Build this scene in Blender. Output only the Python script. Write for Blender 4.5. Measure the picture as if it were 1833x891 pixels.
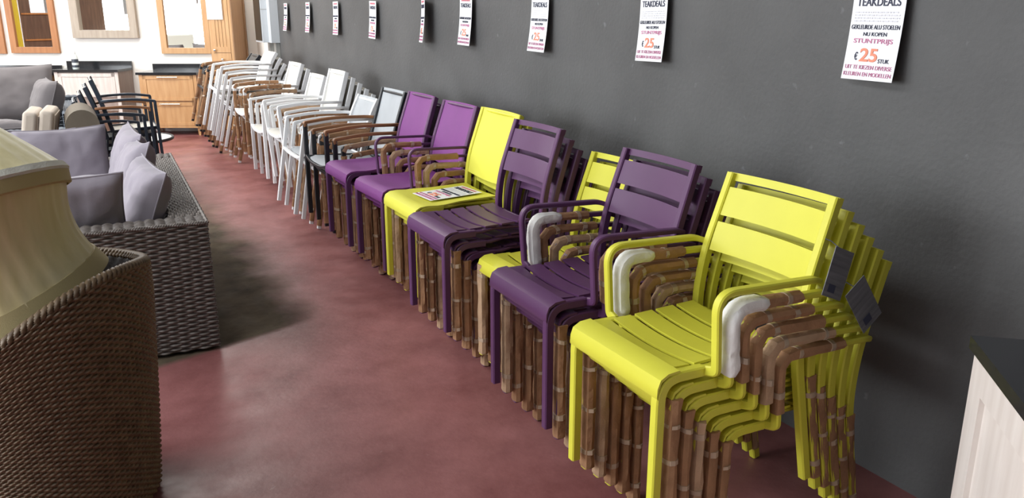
import bpy, bmesh, math, random
from mathutils import Vector, Matrix, noise
R = math.radians
C = bpy.context.scene.collection
for o in list(bpy.data.objects): bpy.data.objects.remove(o)

# ------------------------------------------------------------------ camera
CAMZ, FPX, CXP, CYP = 1.57, 1480.0, 916.5, 445.5
PITCH, YAW = R(16.06), R(28.18)
cd = bpy.data.cameras.new('camera'); cam = bpy.data.objects.new('camera', cd); C.objects.link(cam)
cd.sensor_width = 36; cd.lens = 36 * FPX / 1833; cd.clip_start = .05
cam.location = (0, 0, CAMZ); cam.rotation_euler = (math.pi/2 - PITCH, 0, -YAW)
bpy.context.scene.camera = cam
NV = Vector((math.sin(YAW), math.cos(YAW), 0)); RV = Vector((math.cos(YAW), -math.sin(YAW), 0))
FV = NV*math.cos(PITCH) - Vector((0,0,1))*math.sin(PITCH)
UV = NV*math.sin(PITCH) + Vector((0,0,1))*math.cos(PITCH)
def ray(px, py): return FV*FPX + RV*(px-CXP) - UV*(py-CYP)
def at_z(px, py, z):
    d = ray(px, py); return Vector((0,0,CAMZ)) + d*((z-CAMZ)/d.z)
def at_x(px, py, x):
    d = ray(px, py); return Vector((0,0,CAMZ)) + d*(x/d.x)
def at_d(px, py, dist):
    d = ray(px, py); return Vector((0,0,CAMZ)) + d*(dist/d.dot(NV))

# ------------------------------------------------------------------ light and exposure
sc = bpy.context.scene
sc.view_settings.view_transform = 'Standard'; sc.view_settings.look = 'None'
sc.view_settings.gamma = 1; sc.view_settings.use_curve_mapping = False
sc.view_settings.exposure = 0.12
W = bpy.data.worlds.new('world'); sc.world = W; W.use_nodes = True
W.node_tree.nodes['Background'].inputs[0].default_value = (.86, .93, 1, 1)
W.node_tree.nodes['Background'].inputs[1].default_value = 1.6
def area(name, loc, rot, sx, sy, power, col=(1,1,1)):
    l = bpy.data.lights.new(name, 'AREA'); l.shape = 'RECTANGLE'; l.size = sx; l.size_y = sy
    l.energy = power; l.color = col
    o = bpy.data.objects.new(name, l); C.objects.link(o); o.location = loc; o.rotation_euler = rot
    return o
XW = 2.35; XL = -7.0; YN = -4.0; YF = 17.0; ZC = 4.2; DW = 11.27
area('window_daylight', (XL-.35, 6.4, 2.0), (0, R(-90), 0), 3.4, 9.4, 1150, (.93, .97, 1))
area('skylight_and_fill', (-2.6, 5.0, ZC-.03), (0, 0, 0), 1.6, 9.0, 300, (.95, .98, 1))
area('skylight_and_fill', (-.2, 9.6, ZC-.03), (0, 0, 0), 3.6, 1.2, 210, (1, .97, .92))  # unseen lamp under closed ceiling, brightens the end wall; no skylight opening above

# ------------------------------------------------------------------ materials
MATS = {}
def mat(name, col, rough=.5, metal=0., var=.0, vscale=8., bump=0., bscale=60., spec=.5, col2=None, stretch=None, sheen=0., trans=0.):
    if name in MATS: return MATS[name]
    m = bpy.data.materials.new(name); m.use_nodes = True; nt = m.node_tree; b = nt.nodes['Principled BSDF']
    b.inputs['Roughness'].default_value = rough; b.inputs['Metallic'].default_value = metal
    b.inputs['Specular IOR Level'].default_value = spec
    b.inputs['Sheen Weight'].default_value = sheen
    b.inputs['Transmission Weight'].default_value = trans
    b.inputs['Base Color'].default_value = (*col, 1)
    tc = nt.nodes.new('ShaderNodeTexCoord'); mp = nt.nodes.new('ShaderNodeMapping')
    nt.links.new(tc.outputs['Object'], mp.inputs[0])
    if stretch: mp.inputs['Scale'].default_value = stretch
    if var or col2:
        n = nt.nodes.new('ShaderNodeTexNoise'); n.inputs['Scale'].default_value = vscale; n.inputs['Detail'].default_value = 5
        nt.links.new(mp.outputs[0], n.inputs['Vector'])
        r = nt.nodes.new('ShaderNodeValToRGB'); r.color_ramp.elements[0].position = .3; r.color_ramp.elements[1].position = .7
        c2 = col2 or tuple(min(1, c*(1+var)) for c in col); c1 = col if col2 else tuple(c*(1-var) for c in col)
        r.color_ramp.elements[0].color = (*c1, 1); r.color_ramp.elements[1].color = (*c2, 1)
        nt.links.new(n.outputs[0], r.inputs[0]); nt.links.new(r.outputs[0], b.inputs['Base Color'])
    if bump:
        n2 = nt.nodes.new('ShaderNodeTexNoise'); n2.inputs['Scale'].default_value = bscale; n2.inputs['Detail'].default_value = 4
        nt.links.new(mp.outputs[0], n2.inputs['Vector'])
        bp = nt.nodes.new('ShaderNodeBump'); bp.inputs['Strength'].default_value = bump; bp.inputs['Distance'].default_value = .01
        nt.links.new(n2.outputs[0], bp.inputs['Height']); nt.links.new(bp.outputs[0], b.inputs['Normal'])
    MATS[name] = m; return m
def wood(name, c1, c2, rough=.45, axis='z'):
    s = {'z': (8, 8, .9), 'x': (1.2, 14, 14), 'y': (14, 1.2, 14)}[axis]
    return mat(name, c1, rough, col2=c2, vscale=3.0, stretch=s, bump=.05, bscale=6)
M = dict(
 yellow=mat('yellow_paint', (.66, .632, .058), .42, var=.03, spec=.4),
 purple=mat('purple_paint', (.100, .036, .105), .42, var=.05, spec=.4),
 ytext=mat('yellow_textile', (.69, .662, .068), .6, var=.03, bump=.08, bscale=500),
 ptext=mat('purple_textile', (.20, .045, .215), .6, var=.05, bump=.08, bscale=500),
 paper=mat('kraft_paper', (.33, .18, .095), .75, var=.22, vscale=14, bump=.5, bscale=45, spec=.2),
 paper2=mat('kraft_paper_pale', (.44, .29, .18), .75, var=.16, vscale=14, bump=.5, bscale=45, spec=.2),
 tape=mat('packing_tape', (.43, .32, .225), .3, var=.1, spec=.6),
 foam=mat('white_foam', (.80, .79, .76), .45, var=.06, bump=.4, bscale=40, spec=.4),
 white=mat('white_paint', (.80, .81, .82), .4),
 black=mat('black_paint', (.018, .020, .024), .4),
 greysling=mat('grey_textile', (.42, .44, .46), .7, var=.05, bump=.08, bscale=500),
 beigesling=mat('beige_textile', (.60, .58, .53), .7, var=.05, bump=.08, bscale=500),
 darksling=mat('dark_textile', (.10, .095, .09), .7, var=.05, bump=.08, bscale=500),
 teak=wood('teak_arm', (.20, .085, .035), (.33, .15, .065), axis='x'),
 sign=mat('sign_paper', (.86, .86, .88), .7),
 ink=mat('ink_dark', (.04, .045, .08), .7), inkred=mat('ink_red', (.62, .17, .22), .7), inkorange=mat('ink_orange', (.80, .27, .17), .7),
 inkpink=mat('ink_pink', (.58, .22, .36), .7), inkpale=mat('ink_pale', (.66, .66, .70), .7),
 rattan=mat('rattan_brown', (.105, .066, .036), .5, col2=(.19, .13, .075), vscale=30, spec=.4),
 rattangrey=mat('rattan_grey', (.085, .070, .062), .42, col2=(.19, .165, .15), vscale=30, spec=.5),
 rattandark=mat('rattan_core', (.03, .022, .02), .6),
 rattanblue=mat('rattan_blue_grey', (.075, .09, .11), .5, col2=(.14, .16, .19), vscale=30),
 lilac=mat('lilac_fabric', (.25, .222, .258), .85, var=.06, bump=.1, bscale=300, sheen=.2),
 taupe=mat('taupe_fabric', (.135, .12, .122), .85, var=.06, bump=.1, bscale=300, sheen=.2),
 beige=mat('beige_fabric', (.50, .43, .36), .85, var=.06, bump=.1, bscale=300),
 olive=mat('brown_cover', (.14, .115, .085), .7, var=.1, bump=.1, bscale=200),
 shade=mat('cream_silk', (.60, .52, .26), .55, col2=(.70, .62, .36), vscale=5, stretch=(6, 6, .6), bump=.06, bscale=200, sheen=.3),
 shadeband=mat('cream_band', (.42, .35, .17), .7, bump=.1, bscale=300),
 shadetrim=mat('cream_trim', (.62, .61, .55), .7, bump=.2, bscale=200),
 oak=wood('oak', (.50, .27, .11), (.60, .36, .17)), oak_shaded=wood('oak_shaded_side', (.30, .155, .068), (.38, .21, .10)),  # second oak is a darker copy, shade of the cabinet sides put into colour
 teakframe=wood('teak_frame', (.38, .14, .035), (.48, .20, .06)),
 greywood=wood('grey_wood', (.36, .29, .22), (.46, .39, .31)),
 whitewash=wood('whitewashed_wood', (.60, .53, .48), (.72, .66, .61)), ww_shaded=wood('whitewash_shaded_side', (.26, .20, .17), (.33, .26, .22)),  # second tone darkens the whitewash, side shade painted into the vanity body
 groove=mat('groove_shadow_gap', (.25, .21, .19), .8),
 stone=mat('dark_stone', (.020, .021, .024), .12, var=.2, vscale=40),
 steel=mat('brushed_steel', (.72, .70, .66), .25, metal=1), mirror=mat('mirror_glass', (.92, .94, .93), .01, metal=1),
 box=mat('grey_box', (.55, .58, .61), .4), boxdark=mat('dark_glass', (.02, .03, .03), .08), conduit=mat('grey_conduit', (.33, .33, .31), .5),
 bottle=mat('bottle_plastic', (.78, .84, .82), .3), label=mat('bottle_label', (.06, .07, .09), .4),
 tag=mat('tag_print', (.09, .09, .10), .5, col2=(.20, .20, .21), vscale=6, stretch=(1, 1, 12)),
 metalgrey=mat('anthracite_metal', (.032, .042, .060), .35), glasswhite=mat('white_glass', (.80, .82, .82), .08),
 wallwhite=mat('white_plaster', (.86, .84, .79), .85, bump=.05, bscale=30), ceil=mat('ceiling_grey', (.34, .34, .33), .9),
 banner=mat('yellow_banner', (.62, .44, .02), .6), cabdark=wood('dark_wood', (.10, .05, .03), (.16, .085, .05)), creamleather=mat('cream_leather', (.72, .68, .60), .5),
)
def floor_material():
    m = bpy.data.materials.new('painted_concrete'); m.use_nodes = True; nt = m.node_tree; b = nt.nodes['Principled BSDF']
    N = nt.nodes.new; L = nt.links.new
    g = N('ShaderNodeNewGeometry')
    def noi(scale, detail=6, rough=.6, dist=0.):
        n = N('ShaderNodeTexNoise'); n.inputs['Scale'].default_value = scale; n.inputs['Detail'].default_value = detail
        n.inputs['Roughness'].default_value = rough; n.inputs['Distortion'].default_value = dist
        L(g.outputs['Position'], n.inputs['Vector']); return n.outputs[0]
    def ramp(src, p0, c0, p1, c1):
        r = N('ShaderNodeValToRGB'); r.color_ramp.elements[0].position = p0; r.color_ramp.elements[1].position = p1
        r.color_ramp.elements[0].color = (*c0, 1); r.color_ramp.elements[1].color = (*c1, 1); L(src, r.inputs[0]); return r.outputs[0]
    def mix(f, a, c):
        x = N('ShaderNodeMix'); x.data_type = 'RGBA'; L(f, x.inputs[0]); L(a, x.inputs[6]); L(c, x.inputs[7]); return x.outputs[2]
    def math_(op, a, bb, clamp=False):
        x = N('ShaderNodeMath'); x.operation = op; x.use_clamp = clamp
        for i, v in enumerate((a, bb)):
            if isinstance(v, (int, float)): x.inputs[i].default_value = v
            else: L(v, x.inputs[i])
        return x.outputs[0]
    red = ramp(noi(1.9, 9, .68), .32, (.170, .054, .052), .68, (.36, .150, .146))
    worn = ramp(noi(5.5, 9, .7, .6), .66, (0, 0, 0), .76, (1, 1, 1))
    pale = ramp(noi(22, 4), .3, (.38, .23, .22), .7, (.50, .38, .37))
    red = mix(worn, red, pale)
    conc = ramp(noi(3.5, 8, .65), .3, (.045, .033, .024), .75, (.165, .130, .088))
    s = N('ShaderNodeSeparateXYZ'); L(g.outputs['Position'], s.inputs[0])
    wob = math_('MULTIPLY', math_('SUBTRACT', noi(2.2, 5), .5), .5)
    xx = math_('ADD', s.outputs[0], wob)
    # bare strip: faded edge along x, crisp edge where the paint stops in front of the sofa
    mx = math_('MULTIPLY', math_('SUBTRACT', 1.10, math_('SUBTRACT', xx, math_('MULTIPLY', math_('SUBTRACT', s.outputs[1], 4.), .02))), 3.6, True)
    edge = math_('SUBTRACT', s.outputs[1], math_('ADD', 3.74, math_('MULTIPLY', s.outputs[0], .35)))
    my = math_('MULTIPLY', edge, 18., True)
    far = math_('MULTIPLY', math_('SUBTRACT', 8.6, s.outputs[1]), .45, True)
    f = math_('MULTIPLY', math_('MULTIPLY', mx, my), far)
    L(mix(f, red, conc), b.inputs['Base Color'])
    rr = ramp(noi(4, 6), .3, (.30, .30, .30), .7, (.52, .52, .52))
    L(mix(f, rr, ramp(noi(6, 4), .3, (.70, .70, .70), .7, (.9, .9, .9))), b.inputs['Roughness'])
    L(math_('SUBTRACT', .42, math_('MULTIPLY', f, .30)), b.inputs['Specular IOR Level'])
    bp = N('ShaderNodeBump'); bp.inputs['Strength'].default_value = .12; bp.inputs['Distance'].default_value = .01
    L(noi(35, 6), bp.inputs['Height']); L(bp.outputs[0], b.inputs['Normal'])
    return m
def wall_material():
    m = mat('dark_grey_paint', (.090, .089, .089), .62, var=.16, vscale=2.2, bump=.22, bscale=55, spec=.4)
    nt = m.node_tree; b = nt.nodes['Principled BSDF']
    src = b.inputs['Base Color'].links[0].from_socket
    v = nt.nodes.new('ShaderNodeTexNoise'); v.inputs['Scale'].default_value = 17; v.inputs['Detail'].default_value = 3
    tc = nt.nodes.new('ShaderNodeNewGeometry'); nt.links.new(tc.outputs['Position'], v.inputs['Vector'])
    r = nt.nodes.new('ShaderNodeValToRGB'); r.color_ramp.elements[0].position = .70; r.color_ramp.elements[1].position = .78
    nt.links.new(v.outputs[0], r.inputs[0])
    x = nt.nodes.new('ShaderNodeMix'); x.data_type = 'RGBA'; x.inputs[7].default_value = (.14, .14, .145, 1)
    nt.links.new(r.outputs[0], x.inputs[0]); nt.links.new(src, x.inputs[6]); nt.links.new(x.outputs[2], b.inputs['Base Color'])
    return m
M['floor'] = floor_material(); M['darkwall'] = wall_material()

# ------------------------------------------------------------------ mesh helpers
class G:
    def __init__(s): s.v = []; s.f = []
    def add(s, v, f):
        b = len(s.v); s.v += [tuple(p) for p in v]; s.f += [tuple(i+b for i in q) for q in f]; return s
    def box(s, lo, hi, rot=None, pivot=None):
        x0, y0, z0 = lo; x1, y1, z1 = hi
        v = [Vector(p) for p in ((x0,y0,z0),(x1,y0,z0),(x1,y1,z0),(x0,y1,z0),(x0,y0,z1),(x1,y0,z1),(x1,y1,z1),(x0,y1,z1))]
        if rot:
            pv = Vector(pivot or (0,0,0)); v = [rot @ (p-pv) + pv for p in v]
        return s.add(v, [(0,3,2,1),(4,5,6,7),(0,1,5,4),(1,2,6,5),(2,3,7,6),(3,0,4,7)])
    def tube(s, path, prof, scale=None, caps=True, closed=False, lat=None):
        # path: 3D points; prof: list of (lateral, normal) or radius; lateral axis is near lat
        P = [Vector(p) for p in path]; n = len(P)
        if isinstance(prof, (int, float)): prof = [(prof*math.cos(2*math.pi*k/8), prof*math.sin(2*math.pi*k/8)) for k in range(8)]
        m = len(prof); vs = []; L0 = Vector(lat or (0, 1, 0))
        for i in range(n):
            a = P[(i-1) % n] if (closed or i) else P[0]; b = P[(i+1) % n] if (closed or i < n-1) else P[-1]
            T = (b-a).normalized(); L = (L0 - T*L0.dot(T))
            if L.length < 1e-4: L = Vector((1,0,0)) - T*T.x
            L.normalize(); Nn = T.cross(L)
            for j, (p, q) in enumerate(prof):
                k = scale(i, j) if scale else 1.
                vs.append(P[i] + L*p*k + Nn*q*k)
        fs = []
        for i in range(n if closed else n-1):
            for j in range(m):
                i2 = (i+1) % n; fs.append((i*m+j, i*m+(j+1)%m, i2*m+(j+1)%m, i2*m+j))
        if caps and not closed: fs += [tuple(range(m)), tuple((n-1)*m+j for j in range(m))]
        return s.add(vs, fs)
    def slab(s, grid, thick):
        # grid[i][j] points, thick: Vector offset for the underside
        n = len(grid); m = len(grid[0]); top = [Vector(p) for r in grid for p in r]; bot = [p+thick for p in top]; k = n*m; f = []
        for i in range(n-1):
            for j in range(m-1):
                a, b, c2, d = i*m+j, i*m+j+1, (i+1)*m+j+1, (i+1)*m+j
                f += [(a,b,c2,d), (k+d,k+c2,k+b,k+a)]
        e = [i*m for i in range(n)], [i*m+m-1 for i in range(n)], list(range(m)), [(n-1)*m+j for j in range(m)]
        for q in e:
            for a, b in zip(q, q[1:]): f.append((a, b, k+b, k+a))
        return s.add(top+bot, f)
    def lathe(s, prof, seg=32, wob=None):
        n = len(prof); v = []
        for k in range(seg):
            a = 2*math.pi*k/seg
            for i, (r, z) in enumerate(prof):
                rr = r + (wob(a, i) if wob else 0); v.append((rr*math.cos(a), rr*math.sin(a), z))
        f = [(k*n+i, ((k+1)%seg)*n+i, ((k+1)%seg)*n+i+1, k*n+i+1) for k in range(seg) for i in range(n-1)]
        return s.add(v, f)
    def mesh(s, name, m, angle=38, smooth=True, recalc=True):
        me = bpy.data.meshes.new(name); me.from_pydata(s.v, [], s.f)
        if recalc:
            bm = bmesh.new(); bm.from_mesh(me); bmesh.ops.recalc_face_normals(bm, faces=bm.faces); bm.to_mesh(me); bm.free()
        if smooth:
            me.polygons.foreach_set('use_smooth', [True]*len(me.polygons)); me.set_sharp_from_angle(angle=R(angle))
        me.materials.append(m); return me
def link(name, me, parent=None):
    o = bpy.data.objects.new(name, me); C.objects.link(o)
    if parent: o.parent = parent
    return o
def obj(name, g, m, parent=None, **k): return link(name, g.mesh(name, m, **k), parent)
def tag(o, label, cat, group=None):
    o['label'] = label; o['category'] = cat
    if group: o['group'] = group
    return o
def thing(name, label, cat, loc=(0,0,0), rz=0, group=None):
    o = bpy.data.objects.new(name, None); C.objects.link(o); o.location = loc; o.rotation_euler = (0, 0, rz); o.empty_display_size = .1
    return tag(o, label, cat, group)
def struct(name, g, m, parent=None):
    o = obj(name, g, m, parent, smooth=False)
    if not parent: o['kind'] = 'structure'
    return o
def rect(a, b, ch=.004):
    a /= 2; b /= 2
    return [(-a+ch,-b),(a-ch,-b),(a,-b+ch),(a,b-ch),(a-ch,b),(-a+ch,b),(-a,b-ch),(-a,-b+ch)]
def fillet(pts, rads, n=6):
    pts = [Vector(p) for p in pts]; out = [pts[0]]
    for i in range(1, len(pts)-1):
        r = rads if isinstance(rads, (int, float)) else rads[i-1]
        a = (pts[i-1]-pts[i]); b = (pts[i+1]-pts[i]); d = min(r, a.length*.48, b.length*.48)
        p0 = pts[i]+a.normalized()*d; p1 = pts[i]+b.normalized()*d
        for k in range(n+1):
            t = k/n; out.append(p0*(1-t)**2 + pts[i]*2*t*(1-t) + p1*t*t)
    return out + [pts[-1]]
def resample(path, n):
    P = [Vector(p) for p in path]; d = [0.]
    for a, b in zip(P, P[1:]): d.append(d[-1]+(b-a).length)
    out = []; j = 0
    for k in range(n):
        s = d[-1]*k/(n-1)
        while j < len(P)-2 and d[j+1] < s: j += 1
        t = (s-d[j])/max(1e-9, d[j+1]-d[j]); out.append(P[j].lerp(P[j+1], min(1, max(0, t))))
    return out, d[-1]

# ------------------------------------------------------------------ wrapping of chair members
def crumple(seed, amp):
    def k(i, j):
        return 1 + amp*(noise.noise(Vector((i*.45+seed*7.3, j*.9, seed*3.1)))*1.3) + (.07 if j % 2 else -.05)
    return k
def oval(a, b, m=8): return [(a*math.cos(2*math.pi*k/m), b*math.sin(2*math.pi*k/m)) for k in range(m)]
def wrap_meshes(path, ra, rb, seed, flare=True):
    """paper sleeve round a member and the tape bands on it"""
    P, ln = resample(path, max(8, int(14*ln_of(path)/.45)))
    n = len(P); c = crumple(seed, .20)
    def sc_(i, j):
        e = 1.
        if flare and i == n-1: e = 1.10 + .12*math.sin(j*2.3+seed)
        if i == 0: e = 1.05
        return c(i, j)*e
    g = G().tube(P, oval(ra, rb), sc_)
    rnd = random.Random(seed); bands = []
    fr = [.10+.07*rnd.random(), .40+.2*rnd.random(), .78+.12*rnd.random()]
    if rnd.random() < .35: fr.pop(rnd.randrange(3))
    for f in fr:
        i = f*(n-1); i0 = int(i); a = P[i0].lerp(P[i0+1], i-i0); i2 = min(n-1.001, i+rnd.uniform(.010, .019)/ln*(n-1)); j0 = int(i2); b = P[j0].lerp(P[j0+1], i2-j0)
        sk = rnd.uniform(-.006, .006); T = (b-a).normalized(); L = Vector((0, 1, 0)); q = G()
        m = 10; vs = []
        N_ = T.cross(L)
        for e in (a, b):
            for j in range(m):
                an = 2*math.pi*j/m; vs.append(e + (L*math.cos(an)*ra+N_*math.sin(an)*rb)*1.10*(1+.03*math.sin(j*1.7+seed)) + T*sk*math.sin(an+seed))
        q.add(vs, [(j, (j+1) % m, m+(j+1) % m, m+j) for j in range(m)] + [tuple(range(m)), tuple(range(m, 2*m))])
        bands.append(('tape', q.mesh('tape', M['tape']), []))
    return [('paper_wrap', g.mesh('paper_wrap', M['paper'] if seed % 5 else M['paper2'], angle=32), [])] + bands
def ln_of(path):
    P = [Vector(p) for p in path]; return sum((b-a).length for a, b in zip(P, P[1:]))
def foam_mesh(path, seed=1):
    P, ln = resample(path, 26); c = crumple(seed, .12)
    return G().tube(P[:19], oval(.030, .0215), lambda i, j: c(i, j)*(.8 if i in (0, 18) else 1)).mesh('foam_wrap', M['foam'], angle=60)

# ------------------------------------------------------------------ aluminium stacking chairs
WF, WA, WB = .431, .528, .44
YL = WF/2-.015; YP = WB/2-.014; YA = WA/2-.016; YR = .217
def leg_path(s): return fillet([(0, s*YL, .001), (0, s*YL, .437), (-.14, s*YL, .435)], .085, 8)
def post_pts(s): return fillet([(-.556, s*YR, .005), (-.468, s*YR, .43), (-.487, s*(YP+.008), .60), (-.575, s*YP, .86)], [.16, .12], 8)
def rear_path(s): return [p for p in post_pts(s) if p.z < .44]
def arm_path(s, r=.06): return fillet([(-.508, s*(YP+.024), .638), (-.47, s*YA, .652), (-.132, s*YA, .664), (-.148, s*YA, .446), (-.147, s*(YA-.036), .436)], [.02, r, .014], 8)
def post_x(z):
    P = post_pts(1)
    for a, b in zip(P, P[1:]):
        if a.z <= z <= b.z: return a.x + (b.x-a.x)*(z-a.z)/max(1e-6, b.z-a.z)
    return P[-1].x
def seat_grid(pts, hw, dip=.013, m=9):
    rows = []
    for x, z in pts:
        k = min(1, max(0, (-x-.0)/.12)); rows.append([(x, hw*(2*j/(m-1)-1), z-dip*k*(1-(2*j/(m-1)-1)**2)) for j in range(m)])
    return rows
def back_grid(z0, z1, hw, bow=.016, n=4, m=9, off=.0, zc=0.):
    rows = []
    for i in range(n):
        z = z0+(z1-z0)*i/(n-1); x = post_x(z)
        rows.append([(x+off-bow*(1-(2*j/(m-1)-1)**2), hw*(2*j/(m-1)-1), z-(zc*(1-(2*j/(m-1)-1)**2) if i == 0 else 0)) for j in range(m)])
    return rows
FRONT = [(.016, .392), (.0145, .418), (.006, .440), (-.018, .4535), (-.055, .4565), (-.108, .453)]
def top_z(x): return .453 + (x+.108)*(-.03 if x > -.33 else -.03) 
CACHE = {}
def chair_parts(kind, paint, fabric, arms, wrapped, variant, foam=False, thin=False):
    """list of (name, mesh, children) for one stacking chair"""
    key = (kind, paint, fabric, arms, wrapped, variant, foam, thin)
    if key in CACHE: return CACHE[key]
    mp = M[paint]; mf = M[fabric] if fabric else mp; out = []
    for s in (-1, 1):
        lp = leg_path(s); ch = []
        if wrapped:
            ch = wrap_meshes([p for p in lp if p.x > -.02 and .008 < p.z < .425] if False else [(0, s*YL, .008+.412*i/9) for i in range(10)], .0270, .0190, variant*11+s*2+30)
        out.append(('front_leg', G().tube(lp, rect(.030, .030)).mesh('front_leg', mp), ch))
        rp = rear_path(s); ch = []
        if wrapped:
            ch = wrap_meshes([p for p in resample(rp, 12)[0] if .02 <= p.z < .40], .0175, .0175, variant*13+s*3+60)
        out.append(('rear_leg', G().tube(rp, rect(.028, .030)).mesh('rear_leg', mp), ch))
    g = G()
    for s in (-1, 1): g.tube([(-.135, s*YL, .440), (-.17, s*YL, .439), (-.245, s*.168, .4385), (-.345, s*.168, .435), (-.470, s*.168, .430)], rect(.026, .014))
    g.tube([(-.471, -YR, .424), (-.471, YR, .424)], rect(.016, .018), lat=(1, 0, 0))
    sl = []
    hw = WF/2-.032
    if kind == 'slat':
        edges = [-.124, -.200, -.281, -.362, -.445]
        fg = G().slab(seat_grid(FRONT[:5], WF/2-.001, 0), Vector((-.004, 0, -.007)))
        fg.slab(seat_grid([FRONT[4], FRONT[5]], hw+.004), Vector((0, 0, -.008)))
        sl.append(('seat_slat', fg.mesh('seat_slat', mp), []))
        for a, b in zip(edges, edges[1:]):
            sl.append(('seat_slat', G().slab(seat_grid([(x, top_z(x)) for x in (a, (a*2+b)/3, (a+2*b)/3, b+.016)], hw+.004), Vector((0, 0, -.008))).mesh('seat_slat', mp), []))
    else:
        pts = FRONT + [(x, top_z(x)) for x in (-.15, -.195, -.24, -.30, -.37, -.45)]
        gr = seat_grid(pts, 1., .010)
        hx = lambda x: WF/2-.001 if x > -.15 else (WF/2-.001 + (.190-WF/2)*min(1, (-x-.15)/.09))
        gr = [[(x, y*hx(x), z) for x, y, z in row] for row in gr]
        sl.append(('seat_sling', G().slab(gr, Vector((-.003, 0, -.008))).mesh('seat_sling', mf), []))
    out.append(('seat_frame', g.mesh('seat_frame', mp), sl))
    g = G()
    for s in (-1, 1): g.tube([p for p in post_pts(s) if p.z > .425], rect(.028, .030))
    sl = []; hb = YP-.010
    if kind == 'slat':
        g.slab(back_grid(.838, .862, YP+.013, n=2), Vector((-.016, 0, -.004)))
        for a, b in ((.732, .820), (.622, .712)):
            sl.append(('back_slat', G().slab(back_grid(a, b, hb, n=3, off=.008), Vector((-.016, 0, -.004))).mesh('back_slat', mp), []))
    else:
        g.tube([(post_x(.85)-.006, -YP, .85), (post_x(.85)-.006, YP, .85)], rect(.02, .014), lat=(1, 0, 0))
        sl.append(('back_sling', G().slab(back_grid(.525, .866, YP+.013, n=9, off=.012, bow=.022, zc=.025), Vector((-.014, 0, -.003))).mesh('back_sling', mf), []))
    out.append(('backrest', g.mesh('backrest', mp), sl))
    if arms:
        for s in (-1, 1):
            ap = arm_path(s); ch = []
            if wrapped:
                pth = resample(ap, 40)[0]; ch = wrap_meshes(pth[9:35][::-1], .0215, .0165, variant*17+s*5+90, flare=False)
                if foam == 'both' or (foam == 'far' and s == -1): ch.append(('foam_wrap', foam_mesh(pth[10:36][::-1], 3+s), []))
            out.append(('armrest', G().tube(ap, rect(.022, .014) if thin else rect(.028, .018)).mesh('armrest', mp), ch))
    CACHE[key] = out; return out
def plant(parts, root):
    for name, me, ch in parts:
        o = link(name, me, root)
        for n2, m2, _ in ch: link(n2, m2, o)
ORD = ['topmost', 'second down', 'third down', 'fourth down', 'fifth down', 'sixth down', 'seventh down']
def stack(kind, paint, fabric, arms, P, z0, n, desc, where, group, ang=0., dx=.047, top_wrapped=False, foam=False, name='stacking_chair', thin=False, seed=0):
    dz = z0/(n-1)
    for k in range(n):
        wr = k > 0 or top_wrapped
        parts = chair_parts(kind, paint, fabric, arms, wr, (k+seed) % 4 if wr else 0, (foam if k == 1 else False), thin)
        w = Vector((-math.cos(ang), -math.sin(ang), 0)); p = Vector((P[0], P[1], z0-k*dz)) - w*dx*k
        lab = '%s, %s in the stack %s' % (desc, ORD[k], where)
        r = thing(name, lab, 'chair', p, math.pi+ang + (0 if k == 0 else R(random.Random(k*7+seed).uniform(-.6, .6))), group)
        plant(parts, r)

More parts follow.
